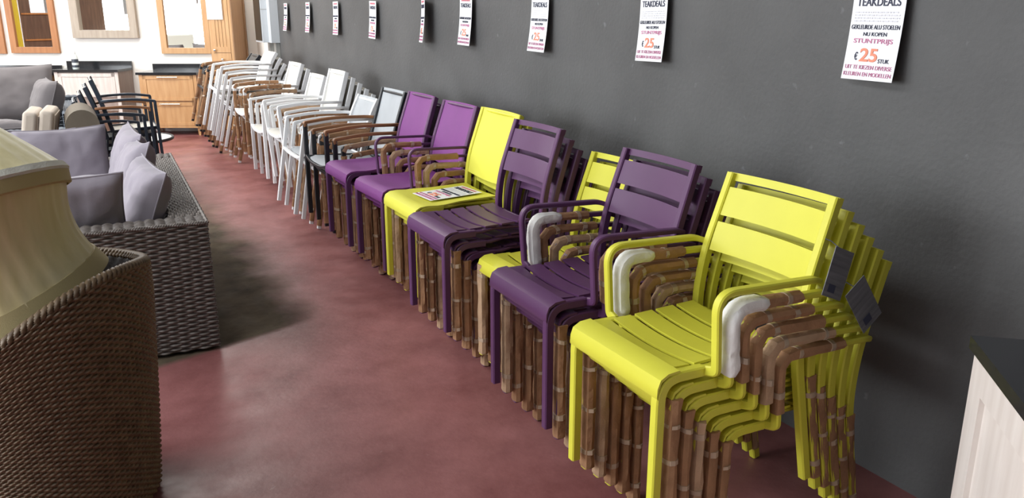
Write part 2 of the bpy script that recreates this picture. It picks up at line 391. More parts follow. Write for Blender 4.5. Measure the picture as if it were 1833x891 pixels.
# ------------------------------------------------------------------ tubular sling armchairs
def sling_parts(frame, sling, armm, wrapped, variant, foot=0., rad=.03, hb=.87, dropped=0.):
    key = ('t', frame, sling, armm, wrapped, variant, foot, rad, hb)
    if key in CACHE: return CACHE[key]
    mf, ms, ma = M[frame], M[sling], M[armm]; out = []; YS = .26; HA = .645
    for s in (-1, 1):
        lp = fillet([(foot, s*YS, .006), (foot*.35, s*YS, .42), (0, s*YS, HA)], .1, 4); ch = []
        if wrapped:
            ch = wrap_meshes(resample(lp, 28)[0][1:26], .0200, .0185, variant*7+s+11)
        out.append(('front_leg', G().tube(lp, rect(.024, .030)).mesh('front_leg', mf), ch))
        ap = fillet([(.0, s*YS, HA-.02), (.006, s*YS, HA+.005), (-.20, s*YS, HA+.03), (-.445, s*YS, HA+.022), (-.508, s*.238, HA+.018)], [rad, .1, .02], 5); ch = []
        if wrapped:
            ch = wrap_meshes(resample(ap, 16)[0][:14], .0185, .0180, variant*9+s+41, flare=False)
        out.append(('armrest', G().tube(ap, rect(.036, .020) if armm == 'teak' else rect(.028, .022)).mesh('armrest', ma), ch))
        rp = [(-.50, s*.232, .004), (-.43, s*.232, .40)]; ch = []
        if wrapped:
            ch = wrap_meshes(resample(rp, 24)[0][1:21], .0130, .0150, variant*5+s+71)
        out.append(('rear_leg', G().tube(rp, rect(.022, .022)).mesh('rear_leg', mf), ch))
    g = G()
    for s in (-1, 1): g.tube([(-.005, s*.203, .418), (-.22, s*.203, .41), (-.44, s*.203, .40)], rect(.022, .026))
    g.tube([(-.432, -.232, .395), (-.432, .232, .395)], rect(.014, .016), lat=(1, 0, 0))
    g.tube(fillet([(foot*.35, -YS+.01, .42), (foot*.2+.006, -.12, .395), (foot*.2+.006, .12, .395), (foot*.35, YS-.01, .42)], .06, 4), rect(.022, .028), lat=(0, 0, 1))
    hw = .200
    sg = G().slab([[(x, hw*(j/3-1), z-.012*(1-(j/3-1)**2)) for j in range(7)] for x, z in ((.004, .418), (-.04, .430), (-.2, .418), (-.33, .408), (-.45, .405))], Vector((0, 0, -.006)))
    out.append(('seat_frame', g.mesh('seat_frame', mf), [('seat_sling', sg.mesh('seat_sling', ms), [])]))
    g = G(); bp = [(-.43, .40), (-.465, .52), (-.515, .68), (-.58, hb)]
    for s in (-1, 1): g.tube(fillet([(x, s*.218, z) for x, z in bp], .08, 4), rect(.026, .040))
    g.tube([(-.572, -.218, hb-.02), (-.572, .218, hb-.02)], rect(.02, .016), lat=(1, 0, 0))
    bg = G().slab([[(x-.012*(1-(j/3-1)**2), .212*(j/3-1), z) for j in range(7)] for x, z in [(-.44, .45)] + bp[1:3] + [(-.572, hb+.005)]], Vector((-.008, 0, -.002)))
    out.append(('backrest', g.mesh('backrest', mf), [('back_sling', bg.mesh('back_sling', ms), [])]))
    CACHE[key] = out; return out
def sling_stack(frame, sling, armm, P, z0, n, desc, where, group, foot=0., rad=.03, dx=.055, bare=1, hb=.87, ang=0., seed=0, name='sling_armchair', up=None):
    dz = z0/(n-1)
    for k in range(n):
        wr = k >= bare
        parts = sling_parts(frame, sling, armm if not wr else frame, wr, (k+seed) % 4 if wr else 0, foot, rad, hb)
        w = Vector((-math.cos(ang), -math.sin(ang), 0)); p = Vector((P[0], P[1], z0-k*dz)) - w*dx*k
        if up: p.z += up
        r = thing(name, '%s, %s in the stack %s' % (desc, ORD[k], where), 'chair', p, math.pi+ang, group); plant(parts, r)

# ------------------------------------------------------------------ the room
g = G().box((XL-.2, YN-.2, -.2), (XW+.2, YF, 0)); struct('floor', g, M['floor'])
YK = 10.27; yc = (DW - NV.x*XW)/NV.y
struct('wall_right', G().box((XW, YN, 0), (XW+.2, YK, ZC)), M['darkwall'])
struct('wall_right_end', G().box((XW, YK, 0), (XW+.2, yc+.12, ZC)), M['wallwhite'])
# slanted end wall: its plane faces the camera squarely
EW = Matrix.Rotation(-YAW, 4, 'Z')                    # local x = along wall to the right, local y = away
def ew(t, d, z=0.): return Vector((RV.x*t+NV.x*d, RV.y*t+NV.y*d, z))
tr = (Vector((XW, yc, 0))).dot(RV)
o = struct('wall_back', G().box((-13.5, DW, 0), (tr+.02, DW+.2, ZC)), M['wallwhite']); o.rotation_euler = (0, 0, -YAW)
struct('baseboard_back', G().box((-13.5, DW-.012, 0), (tr-.02, DW, .07)), M['white']).rotation_euler = (0, 0, -YAW)
# left wall with a row of tall openings, rear wall plain
zs, ztop = .35, 3.5
yend = (DW - NV.x*XL)/NV.y
g = G().box((XL-.2, YN, 0), (XL, yend+.15, zs)).box((XL-.2, YN, ztop), (XL, yend+.15, ZC))
for y in (-4, -.9, 2.2, 5.3, 8.4, 11.5): g.box((XL-.2, y, zs), (XL, y+.5, ztop))
g.box((XL-.2, 12.0, zs), (XL, yend+.15, ztop))
struct('wall_left', g, M['wallwhite'])
struct('wall_front', G().box((XL-.2, YN-.2, 0), (XW+.2, YN, ZC)), M['darkwall'])
g = G().box((XL-.2, YN-.2, ZC), (-3.4, YF, ZC+.15)).box((-1.8, YN-.2, ZC), (XW+.2, YF, ZC+.15)).box((-3.4, 10.0, ZC), (-1.8, YF, ZC+.15)).box((-3.4, YN-.2, ZC), (-1.8, -3., ZC+.15))
struct('ceiling', g, M['ceil'])

# ------------------------------------------------------------------ chair row along the dark wall
by = 'beside the whitewashed cabinet'
stack('slat', 'yellow', None, True, (1.267, 1.753), .215, 6, 'yellow slatted metal armchair', by, 'yellow slatted armchairs', ang=-.01, foam='both', name='stacking_armchair')
stack('slat', 'purple', None, True, (1.315, 2.394), .20, 5, 'purple slatted metal armchair', 'between two yellow slatted stacks', 'purple slatted armchairs', ang=-.02, foam='far', name='stacking_armchair', seed=1)
stack('slat', 'yellow', None, False, (1.50, 2.872), .10, 3, 'armless yellow slatted chair', 'between two purple slatted stacks', 'yellow slatted side chairs', top_wrapped=True, seed=2)
stack('slat', 'purple', None, False, (1.368, 3.362), .20, 5, 'armless purple slatted chair', 'next to the plain yellow chairs', 'purple slatted side chairs', ang=0., seed=3)
stack('plain', 'yellow', 'ytext', False, (1.429, 3.852), .205, 5, 'plain yellow textile chair', 'carrying a price sheet', 'yellow textile chairs', seed=1)
stack('plain', 'purple', 'ptext', True, (1.439, 4.362), .195, 5, 'plain purple textile armchair', 'next to the plain yellow chairs', 'purple textile armchairs', ang=.03, thin=True, name='stacking_armchair', seed=2)
stack('plain', 'purple', 'ptext', False, (1.413, 4.895), .205, 5, 'armless plain purple chair', 'next to the teak-armed chairs', 'purple textile side chairs', seed=3)
sling_stack('black', 'greysling', 'teak', (1.46, 5.53), .17, 4, 'black-framed grey sling armchair', 'by the purple chairs', 'black framed sling armchairs', bare=2)
sling_stack('white', 'greysling', 'white', (1.50, 6.22), .13, 4, 'splay-legged white sling armchair', 'behind the teak-armed chairs', 'splayed white sling armchairs', foot=.11, bare=2, hb=.80, seed=1)
sling_stack('white', 'beigesling', 'white', (1.48, 6.92), .19, 5, 'tall-backed white sling armchair', 'between shorter white stacks', 'pale white sling armchairs', foot=-.05, bare=2, seed=2, hb=.90)
sling_stack('white', 'beigesling', 'white', (1.50, 7.62), .14, 4, 'white sling armchair', 'with rounded arm corners', 'rounded white sling armchairs', rad=.09, bare=2, seed=3)
sling_stack('white', 'beigesling', 'white', (1.52, 8.48), .20, 5, 'paper-wrapped white sling armchair', 'before the slant-legged white stack', 'paper-wrapped sling armchairs', bare=0, seed=1)
sling_stack('white', 'beigesling', 'white', (1.48, 9.38), .36, 7, 'slant-legged white sling armchair', 'before the dark wrapped chairs', 'tilted white sling armchairs', foot=.16, bare=4, hb=.78, seed=2, dx=.042)
sling_stack('black', 'darksling', 'black', (1.46, 10.12), .32, 6, 'paper-wrapped dark sling armchair', 'nearest the tall oak cabinet', 'dark wrapped sling armchairs', foot=.16, bare=0, hb=.76, seed=3, dx=.040)

# ------------------------------------------------------------------ hang tags on the yellow stack
def hang_tag(px, py, y, w, h, roll, lab):
    d = ray(px, py); p = Vector((0, 0, CAMZ)) + d*(y/d.y)
    r = thing('hang_tag', lab, 'tag', p, 0, 'printed tags on the yellow armchairs')
    obj('card', G().box((-w/2, -.001, -h/2), (w/2, .001, h/2)), M['tag'], r, smooth=False)
    obj('barcode', G().box((-w*.30, -.002, -h*.40), (w*.05, -.001, -h*.24)), M['ink'], r, smooth=False)
    obj('string', G().tube([(0, 0, h*.45), (0, .05, h*.62), (0, .085, h*.66)], .0012, lat=(1, 0, 0)), M['ink'], r)
    r.rotation_euler = (R(-4), roll, R(3)); return r
hang_tag(1500, 490, 1.448, .085, .135, R(22), 'grey printed product tag hanging on the upper yellow chair backs')
hang_tag(1546, 545, 1.446, .085, .150, R(-35), 'grey printed product tag folded over the lower yellow chair backs')

# ------------------------------------------------------------------ price signs
TXT = {}
def text_mesh(body, m, bold=.0):
    k = (body, m.name)
    if k in TXT: return TXT[k]
    cu = bpy.data.curves.new('txt', 'FONT'); cu.body = body; cu.align_x = 'LEFT'; cu.size = 1; cu.offset = bold; cu.extrude = .001
    o = bpy.data.objects.new('txt', cu); C.objects.link(o)
    dg = bpy.context.evaluated_depsgraph_get(); me = bpy.data.meshes.new_from_object(o.evaluated_get(dg))
    bpy.data.objects.remove(o); bpy.data.curves.remove(cu)
    xs = [v.co.x for v in me.vertices]; ys = [v.co.y for v in me.vertices]; x0, x1, y0, y1 = min(xs), max(xs), min(ys), max(ys)
    for v in me.vertices: v.co.x = (v.co.x-x0)/(x1-x0); v.co.y = (v.co.y-y0)/(y1-y0)
    me.materials.clear(); me.materials.append(m); me.name = 'lettering'; TXT[k] = me; return me
SW, SH = .21, .297
LINES = [('TEAKDEALS', 'ink', .018, .232, .174, .026, .012), ('GEKLEURDE ALU STOELEN', 'ink', .008, .160, .194, .014, .002), ('NU KOPEN', 'ink', .062, .139, .094, .012, .002),
         ('STUNTPRIJS', 'inkpink', .026, .112, .158, .019, .010), ('€', 'ink', .040, .062, .013, .026, .01), ('25', 'inkorange', .062, .058, .072, .043, .02), ('STUK', 'ink', .140, .056, .044, .013, .002),
         ('UIT TE KIEZEN DIVERSE', 'inkpink', .010, .034, .190, .013, .0), ('KLEUREN EN MODELLEN', 'inkpink', .008, .012, .194, .013, .0)]
def sign_sheet(root, curl=.02, lift=.012):
    """local x across the sheet, y up, z towards the reader; returns the paper"""
    def off(y): return lift + curl*((SH-y)/SH)**2
    g = G().slab([[(SW*i/2, SH*j/8, off(SH*j/8)) for i in range(3)] for j in range(9)], Vector((0, 0, -.0006)))
    p = obj('sheet', g, M['sign'], root)
    def tilt(o, x, y, w, h):
        o.scale = (w, h, 1); o.location = (x, y, off(y)+.0012); o.rotation_euler = (math.atan((off(y+h)-off(y))/h), 0, 0)
    for body, m, x, y, w, h, b in LINES: tilt(link('lettering', text_mesh(body, M[m], b), root), x, y, w, h)
    u = CACHE.get('smallprint')
    if not u:
        rnd = random.Random(5); q = G(); q2 = G()
        for r_ in range(4):
            x = 0.
            while x < .97:
                w = rnd.uniform(.02, .09); q.box((x, r_*.25, 0), (min(1, x+w), r_*.25+.11, .0006)); x += w+.02
        x = 0.
        while x < .95:
            w = rnd.uniform(.04, .1); q2.box((x, 0, 0), (min(1, x+w), 1, .0006)); x += w+.025
        u = CACHE['smallprint'] = (q.mesh('small_print', M['inkpale'], smooth=False), q2.mesh('red_header', M['inkred'], smooth=False))
    for nm, q, b_ in (('small_print', u[0], (.014, .184, .182, .036)), ('red_header', u[1], (.03, .270, .15, .013))):
        o = link(nm, q, root); o['kind'] = 'stuff'; tilt(o, *b_)
    return p
SB = 1.356
ys = [1.868, 3.026, 4.025, 4.967, 5.62, 6.766, 7.806, 8.788, 9.734]
by_what = ['beyond the whitewashed cabinet, above the yellow slatted armchairs', 'above the yellow slatted armless chairs', 'above the plain yellow chairs', 'above the plain purple chairs, left sign of a close pair',
           'above the teak-armed chairs', 'above the splay-legged white armchairs', 'above the white armchairs with rounded arms', 'above the paper-wrapped chairs', 'nearest the grey utility box']
by_what[3] = 'above the plain purple armless chairs'
for i, y in enumerate(ys):
    rnd = random.Random(i+3)
    r = thing('price_sign', 'white paper price sign on dark wall ' + by_what[i], 'sign', (XW-.003, y+SW/2, SB+rnd.uniform(-.006, .006)), 0, 'price signs on the dark wall')
    r.rotation_euler = (R(90), R(rnd.uniform(-1.2, 1.2)), R(-90 - (4 if i != 4 else 16)))
    sign_sheet(r, curl=rnd.uniform(.016, .03))
r = thing('price_sheet', 'white price sheet lying flat on the plain yellow chair seat', 'sign', (1.89-.06, 3.96-.03, .205+.4525), R(-92))
r.rotation_euler = (R(1.5), 0, R(-86)); r.location = (1.53, 3.952, .2052+.4535)
sign_sheet(r, curl=0, lift=.002)

# ------------------------------------------------------------------ woven surfaces
def weave(fn, ncol, nrow, amp, su=5, sv=3, closed=False):
    """fn(u, v) -> (point, normal); rows of strands passing over and under columns"""
    nu, nv = ncol*su, nrow*sv; v = []; cols = nu if closed else nu+1
    for j in range(nv+1):
        fv = (j % sv)/sv; row = min(nrow-1, j//sv)
        for i in range(cols):
            fu = (i % su)/su; col = (i//su) % ncol
            s = 1 if (row+col) % 2 == 0 else -1
            h = amp*(s*math.sin(math.pi*fu) + .9*math.sin(math.pi*fv) - .9)
            p, n = fn(i/nu, j/nv); v.append(p+n*h)
    f = []
    for j in range(nv):
        for i in range(nu):
            i2 = (i+1) % cols if closed else i+1
            f.append((j*cols+i, j*cols+i2, (j+1)*cols+i2, (j+1)*cols+i))
    return v, f
def flat(p0, du, dv):
    p0, du, dv = Vector(p0), Vector(du), Vector(dv); n = du.cross(dv).normalized()
    return lambda u, v: (p0+du*u+dv*v, n)
def woven_block(name, lo, hi, m, parent, faces='xXyYz', cw=.044, rh=.0114, amp=.0068, su=6):
    x0, y0, z0 = lo; x1, y1, z1 = hi; g = G(); e = .004
    g.box((x0+.008, y0+.008, z0+.004), (x1-.008, y1-.008, z1-.008)); core = obj(name, g, M['rattandark'], parent, smooth=False)
    w = G(); nr = max(2, round((z1-z0)/rh))
    def nc(l): return max(2, round(l/cw))
    if 'y' in faces: w.add(*weave(flat((x0, y0, z0), (x1-x0, 0, 0), (0, 0, z1-z0)), nc(x1-x0), nr, amp, su))
    if 'Y' in faces: w.add(*weave(flat((x1, y1, z0), (x0-x1, 0, 0), (0, 0, z1-z0)), nc(x1-x0), nr, amp, 3))
    if 'X' in faces: w.add(*weave(flat((x1, y0, z0), (0, y1-y0, 0), (0, 0, z1-z0)), nc(y1-y0), nr, amp, su))
    if 'x' in faces: w.add(*weave(flat((x0, y1, z0), (0, y0-y1, 0), (0, 0, z1-z0)), nc(y1-y0), nr, amp, 3))
    if 'z' in faces:
        if x1-x0 > y1-y0: w.add(*weave(flat((x0, y0, z1), (x1-x0, 0, 0), (0, y1-y0, 0)), nc(x1-x0), max(2, round((y1-y0)/rh)), amp, su))
        else: w.add(*weave(flat((x1, y0, z1), (0, y1-y0, 0), (x0-x1, 0, 0)), nc(y1-y0), max(2, round((x1-x0)/rh)), amp, su))
    wv = obj('weave', w, m, core, angle=80, recalc=False); wv['kind'] = 'stuff'
    return core
def braid(path, r, rad, m, parent, turns, closed=False, name='rim_braid'):
    P = [Vector(p) for p in path]; n = len(P); g = G()
    for s in range(3):
        q = []
        for i in range(n):
            a = P[i-1] if i or closed else P[0]; b = P[(i+1) % n] if i < n-1 or closed else P[-1]
            T = (b-a).normalized(); L = T.cross(Vector((0,0,1))).normalized(); Nn = L.cross(T); ph = 2*math.pi*(turns*i/n + s/3)
            q.append(P[i]+L*r*math.cos(ph)+Nn*r*math.sin(ph))
        g.tube(q, [(rad*math.cos(2*math.pi*k/6), rad*math.sin(2*math.pi*k/6)) for k in range(6)], closed=closed, lat=(0, 0, 1))
    return obj(name, g, m, parent, angle=80)

# ------------------------------------------------------------------ cushions
def cushion(w, h, t, m, seed, name='scatter_cushion', soft=.45, wr=.012):
    g = G(); n = 22; V = []
    for side in (1, -1):
        for i in range(n+1):
            for j in range(n+1):
                u, v = 2*i/n-1, 2*j/n-1
                x = w/2*u*(1-.07*(1-v*v)*abs(u)); y = h/2*v*(1-.07*(1-u*u)*abs(v))
                e = max(0, (1-u**4)*(1-v**4)); z = t/2*e**soft
                z += wr*noise.noise(Vector((u*2.2+seed*3, v*2.2, side*2+seed)))*min(1, e*4) + wr*.6*noise.noise(Vector((u*6+seed, v*6, side*5.)))*min(1, e*3)
                V.append((x, y, side*z))
    f = []; k = (n+1)**2
    for s in (0, 1):
        for i in range(n):
            for j in range(n):
                q = (s*k+i*(n+1)+j, s*k+(i+1)*(n+1)+j, s*k+(i+1)*(n+1)+j+1, s*k+i*(n+1)+j+1); f.append(q if s == 0 else q[::-1])
    me = g.add(V, f).mesh(name, m, angle=75)
    q = []
    for a in range(80):
        t_ = a/80*4; s = int(t_); d = t_-s; u, v = [(-1+2*d, -1), (1, -1+2*d), (1-2*d, 1), (-1, 1-2*d)][s]
        q.append((w/2*u*(1-.07*(1-v*v)*abs(u)), h/2*v*(1-.07*(1-u*u)*abs(v)), 0))
    sm = G().tube(q, .0045, closed=True, lat=(0, 0, 1)).mesh('piping', m)
    return me, sm
def put_cushion(name, w, h, t, m, seed, loc, rot, label, group, cat='cushion'):
    me, sm = cushion(w, h, t, M[m], seed, name, .2 if name == 'chair_pad' else .45, .004 if name == 'chair_pad' else .012); o = link(name, me); link('piping', sm, o)
    o.location = loc; o.rotation_euler = rot; return tag(o, label, cat, group)

# ------------------------------------------------------------------ grey rattan sofa
sofa = thing('rattan_sofa', 'grey-brown woven rattan sofa with lilac cushions on bare concrete strip', 'sofa', (.51, 3.93, 0), R(-2.2))
L_, D_, A_, HS = 2.12, .88, .15, .635
woven_block('near_arm', (-D_, 0, .015), (0, A_, HS), M['rattangrey'], sofa, 'yXz')
woven_block('backrest', (-A_, A_, .015), (0, L_-A_, HS), M['rattangrey'], sofa, 'Xxz')
woven_block('far_arm', (-D_, L_-A_, .015), (0, L_, HS), M['rattangrey'], sofa, 'Xyz')
woven_block('seat_base', (-D_, A_, .015), (-A_, L_-A_, .28), M['rattangrey'], sofa, 'x')
for s, (a, b) in enumerate([((-D_, .012), (0, .012))]): pass
braid([(-D_+i*.01, .004, HS-.004) for i in range(int(D_/.01)+1)], .006, .0065, M['rattangrey'], sofa, 26)
braid([(-.004, i*.01, HS-.004) for i in range(int(L_/.01)+1)], .006, .0065, M['rattangrey'], sofa, 62)
for s in range(3):
    y = A_ + .01 + s*(L_-2*A_-.02)/3
    put_cushion('seat_cushion', .58, .66, .14, 'lilac', 20+s, sofa.matrix_world @ Vector((0,0,0)) + Vector((.51-.47, 3.93+y+.31, .368)), (0, 0, R(90)), ['lilac seat cushion beside the near arm of the rattan sofa', 'middle lilac seat cushion on the rattan sofa', 'lilac seat cushion beside the far arm of the rattan sofa'][s], 'seat cushions of the rattan sofa')
cg = 'scatter cushions on the rattan sofa'
put_cushion('scatter_cushion', .52, .48, .17, 'lilac', 1, (-.05, 5.60, .672), (R(68), 0, R(6)), 'wide lilac cushion standing upright facing the near arm', cg)
put_cushion('scatter_cushion', .50, .44, .16, 'lilac', 2, (-.055, 4.215, .655), (R(70), 0, R(178)), 'lilac cushion slumped inside the near arm of the rattan sofa', cg)
put_cushion('scatter_cushion', .46, .42, .16, 'lilac', 3, (.275, 4.40, .650), (R(70), R(4), R(-82)), 'lilac cushion with visible seam in the near back corner of the sofa', cg)
put_cushion('scatter_cushion', .46, .46, .16, 'lilac', 4, (.262, 4.855, .680), (R(68), R(-6), R(-86)), 'crumpled lilac cushion midway along the sofa back', cg)
put_cushion('scatter_cushion', .46, .46, .15, 'lilac', 5, (.275, 5.315, .69), (R(74), R(3), R(-86)), 'lilac cushion at the far end of the sofa back', cg)
put_cushion('scatter_cushion', .50, .42, .14, 'lilac', 6, (-.20, 5.755, .668), (R(70), 0, R(8)), 'lilac cushion tucked behind the wide upright cushion', cg)

# ------------------------------------------------------------------ rattan tub chair with lampshade
TC = Vector((-.163, 2.815, 0)); ZR, RR = .70, .341
def rim_z(a): return ZR + RR*(.451*math.cos(a) - .146*math.cos(2*a) - .08*math.sin(2*a))
tub = thing('rattan_tub_chair', 'brown wicker tub chair with sloping braided rim holding a lampshade', 'chair', TC)
def tub_fn(out=True):
    def fn(u, v):
        a = 2*math.pi*u; zr = rim_z(a); z = .03+(zr-.04)*v; r = (.285+.054*min(1, (z/.72)**.8)) - (0 if out else .034)
        d = Vector((math.cos(a), math.sin(a), 0)); return Vector((d.x*r, d.y*r, z)), (d if out else -d)
    return fn
g = G().add(*weave(tub_fn(), 108, 82, .0042, 4, 3, True)); sh = obj('shell', g, M['rattan'], tub, angle=80, recalc=False)
g = G().add(*weave(tub_fn(False), 84, 40, .003, 2, 2, True)); obj('inner_shell', g, M['rattandark'], tub, angle=80, recalc=False)
rimp = [(.322*math.cos(2*math.pi*i/240), .322*math.sin(2*math.pi*i/240), rim_z(2*math.pi*i/240)-.006) for i in range(240)]
braid(rimp, .011, .0095, M['rattan'], tub, 40, True)
g = G().lathe([(0, .30), (.25, .30), (.28, .32), (.28, .34), (0, .345)], 40); obj('seat', g, M['rattandark'], tub)
g = G().lathe([(0, .346), (.25, .346), (.27, .37), (.27, .43), (.25, .455), (0, .46)], 40); o = obj('seat_cushion', g, M['beige']); o.location = TC; tag(o, 'round beige seat pad inside the wicker tub chair', 'cushion')
# lampshade: flared lower tier between two hoops, cone above
C0 = Vector((-.194, 2.821, .721)); N0 = Vector((-.431, .031, 1)).normalized(); C1 = C0 + N0*.34; N1 = Vector((-.24, .252, 1)).normalized()
R1, R2 = .262, .312
ls = thing('lampshade', 'large cream two-tier fabric lampshade tipped over in the wicker chair', 'lampshade', C0)
def hoop(c_, n_, r_, a):
    x = (Vector((1, 0, 0)) - n_*n_.x).normalized(); y = n_.cross(x); return c_ - C0 + x*r_*math.cos(a) + y*r_*math.sin(a)
def loft(rows, seg=120, pl=.0022):
    V = []
    for k, (c_, n_, r_) in enumerate(rows):
        for i in range(seg):
            a = 2*math.pi*i/seg; V.append(hoop(c_, n_, r_ + pl*math.sin(a*30) + pl*.6*math.sin(a*71+k*.7), a))
    n = len(rows); return V, [(k*seg+i, k*seg+(i+1) % seg, (k+1)*seg+(i+1) % seg, (k+1)*seg+i) for k in range(n-1) for i in range(seg)]
def tier(t, off_=0.):
    return (C0.lerp(C1, t), N0.lerp(N1, t).normalized(), R1+(R2-R1)*t - .045*math.sin(math.pi*t)*(1-t*.3) + off_)
rows = [tier(k/14) for k in range(15)]
obj('lower_tier', G().add(*loft(rows + [(c_, n_, r_-.004) for c_, n_, r_ in rows[::-1]])), M['shade'], ls, angle=60)
rows = [(C1+N1*(.012+.30*t), N1, R2+.006-.245*t**1.05) for t in [k/8 for k in range(9)]]
obj('upper_tier', G().add(*loft(rows + [(c_, n_, r_-.004) for c_, n_, r_ in rows[::-1]])), M['shade'], ls, angle=60)
def band(name, c_, n_, prof, m, pl=0.): obj(name, G().add(*loft([(c_+n_*z, n_, r_) for r_, z in prof], 96, pl)), m, ls)
band('lower_band', C0, N0, [(R1+.002, -.016), (R1+.007, -.014), (R1-.006, .040), (R1-.014, .041), (R1-.004, -.016), (R1+.002, -.016)], M['shadeband'])
band('middle_band', C1, N1, [(R2-.004, -.040), (R2+.005, -.036), (R2+.010, 0), (R2, .002), (R2-.006, -.04), (R2-.004, -.040)], M['shadeband'])
band('ruffle_trim', C1, N1, [(R2+.010, 0), (R2+.014, .008), (R2+.006, .026), (R2-.002, .026), (R2-.002, 0), (R2+.010, 0)], M['shadetrim'], .0015)

# ------------------------------------------------------------------ whitewashed cabinet at the right
ca = R(41.6+28.18-28.18)
cp = Vector((1.775, 1.069, 0)); e2 = Vector((-math.sin(ca), -math.cos(ca), 0)); e1 = Vector((math.cos(ca), -math.sin(ca), 0))
cab = thing('whitewashed_cabinet', 'whitewashed wooden cabinet with dark stone top standing by the dark wall', 'cabinet', cp, math.atan2(e1.y, e1.x))
HB = .85; Wd, Dp = .46, .80     # local x = e1, local -y = e2
g = G().box((.02, -Dp, .03), (Wd-.02, -.02, HB-.03)); obj('body', g, M['whitewash'], cab, smooth=False)
g = G()
for a, b in (((.008, -.10, .03), (.02, -.02, HB-.03)), ((.008, -Dp, .03), (.02, -Dp+.08, HB-.03)), ((.008, -Dp+.08, HB-.11), (.02, -.10, HB-.03)), ((.008, -Dp+.08, .03), (.02, -.10, .13))): g.box(a, b)
obj('side_frame', g, M['whitewash'], cab, smooth=False)
obj('stone_top', G().box((0, -Dp-.02, HB-.03), (Wd, 0, HB)), M['stone'], cab, smooth=False)

# ------------------------------------------------------------------ end wall furniture
def wall_thing(name, label, cat, t, d, group=None):
    return thing(name, label, cat, ew(t, d), -YAW, group)          # local x along the wall, local -y towards the room
def pt(px, py, d):
    p = at_d(px, py, d); return p.dot(RV), p.z
def vanity(name, label, x0, x1, zt, wood_, side, drawers, legs=True, knob=False, dark=False, splash=True):
    d0 = 10.83; t0, _ = pt(x0, 130, d0); t1, _ = pt(x1, 130, d0); w = t1-t0; dep = DW-d0-.02
    r = wall_thing(name, label, 'cabinet', t0, d0, 'bathroom vanities along the end wall')
    zb = .10 if legs else .02
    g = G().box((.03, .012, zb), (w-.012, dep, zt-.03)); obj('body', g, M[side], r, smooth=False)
    fr = G().box((.03, 0, zb), (.075, .014, zt-.03)).box((w-.055, 0, zb), (w-.012, .014, zt-.03)).box((.03, 0, zb), (w-.012, .014, zb+.03)); obj('face_frame', fr, M[wood_], r, smooth=False)
    for a, b in drawers:
        dr = G().box((.078, -.004, a), (w-.058, .012, a+.035)).box((.078, -.004, b-.045), (w-.058, .012, b)).box((.078, -.004, a), (.118, .012, b)).box((w-.098, -.004, a), (w-.058, .012, b)).box((.118, .004, a+.03), (w-.098, .012, b-.04))
        q = obj('drawer', dr, M[wood_], r, smooth=False); cx_ = w/2+.01
        if knob: obj('knob', G().lathe([(0, -.02), (.012, -.018), (.014, -.008), (.006, 0), (.006, .012)], 12), M['steel'], q).matrix_local = Matrix.Translation((w*.62, -.014, (a+b)/2)) @ Matrix.Rotation(R(-90), 4, 'X')
        else: obj('handle', G().tube([(cx_-.13, -.022, b-.02), (cx_+.13, -.022, b-.02)], .006, lat=(0, 0, 1)).box((cx_-.10, -.02, b-.024), (cx_-.09, .0, b-.016)).box((cx_+.09, -.02, b-.024), (cx_+.10, 0, b-.016)), M['steel'], q)
    if dark: obj('dark_front_panel', G().box((w*.30, -.003, zb+.02), (w-.08, .013, zb+.30)), M['groove'] if False else M['cabdark'], r, smooth=False)  # flat dark wood board set on the front, no opening modelled
    if legs:
        for x in (.045, w-.07):
            for y in (.02, dep-.06): obj('leg', G().add([(x+a*(.04), y+b*.04, zb) for a, b in ((0,0),(1,0),(1,1),(0,1))] + [(x+.008+a*.026, y+.006+b*.026, 0) for a, b in ((0,0),(1,0),(1,1),(0,1))], [(0,1,2,3),(4,7,6,5),(0,4,5,1),(1,5,6,2),(2,6,7,3),(3,7,4,0)]), M[wood_], r, smooth=False)
    obj('stone_top', G().box((0, -.02, zt-.03), (w, dep, zt)), M['stone'], r, smooth=False)
    if splash: obj('splashback', G().box((.0 if not legs else w*.07, dep-.02, zt), (w, dep, zt+.085)), M['stone'], r, smooth=False)
    return r, t0, w, d0
vo = vanity('oak_vanity', 'honey oak bathroom vanity with two drawers and dark stone top', 243, 352, .81, 'oak', 'oak_shaded', [(.13, .43), (.45, .77)])
vm = vanity('whitewashed_vanity', 'whitewashed bathroom vanity with knob drawer and dark stone top', 92, 212, .845, 'whitewash', 'ww_shaded', [(.50, .80)], legs=False, knob=True, dark=True)
vl = vanity('teak_vanity', 'reddish teak bathroom vanity behind the blue-grey sofa', -75, 82, .79, 'teakframe', 'oak_shaded', [(.13, .42), (.44, .75)])
def wall_mirror(label, x0, x1, yb, fw, m, depth=.04, h=1.0, round_=False):
    d0 = DW-depth; t0, z0 = pt(x0, yb, d0); t1, _ = pt(x1, yb, d0); w = t1-t0
    r = wall_thing('wall_mirror', label, 'mirror', t0, DW-.004, 'framed mirrors above the vanities'); r.location.z = z0
    for a, b in (((0, -depth, 0), (w, 0, fw)), ((0, -depth, h-fw), (w, 0, h)), ((0, -depth, fw), (fw, 0, h-fw)), ((w-fw, -depth, fw), (w, 0, h-fw))): obj('frame_rail', G().box(a, b), M[m], r, smooth=False)
    obj('mirror_glass', G().box((fw-.003, -.012, fw-.003), (w-fw+.003, -.006, h-fw+.003)), M['mirror'], r, smooth=False)
    return r, t0, z0, w
wall_mirror('teak framed mirror at the outer end of the row of mirrors', -80, 11, 96, .085, 'teakframe')
wall_mirror('teak framed mirror above the teak vanity with price sheet', 21, 107, 95, .078, 'teakframe')
mg = wall_mirror('wide grey-brown wooden framed mirror above the whitewashed vanity', 131, 247, 68, .10, 'greywood', .06)
mo = wall_mirror('light oak framed mirror above the oak vanity', 290, 378, 96, .075, 'oak')
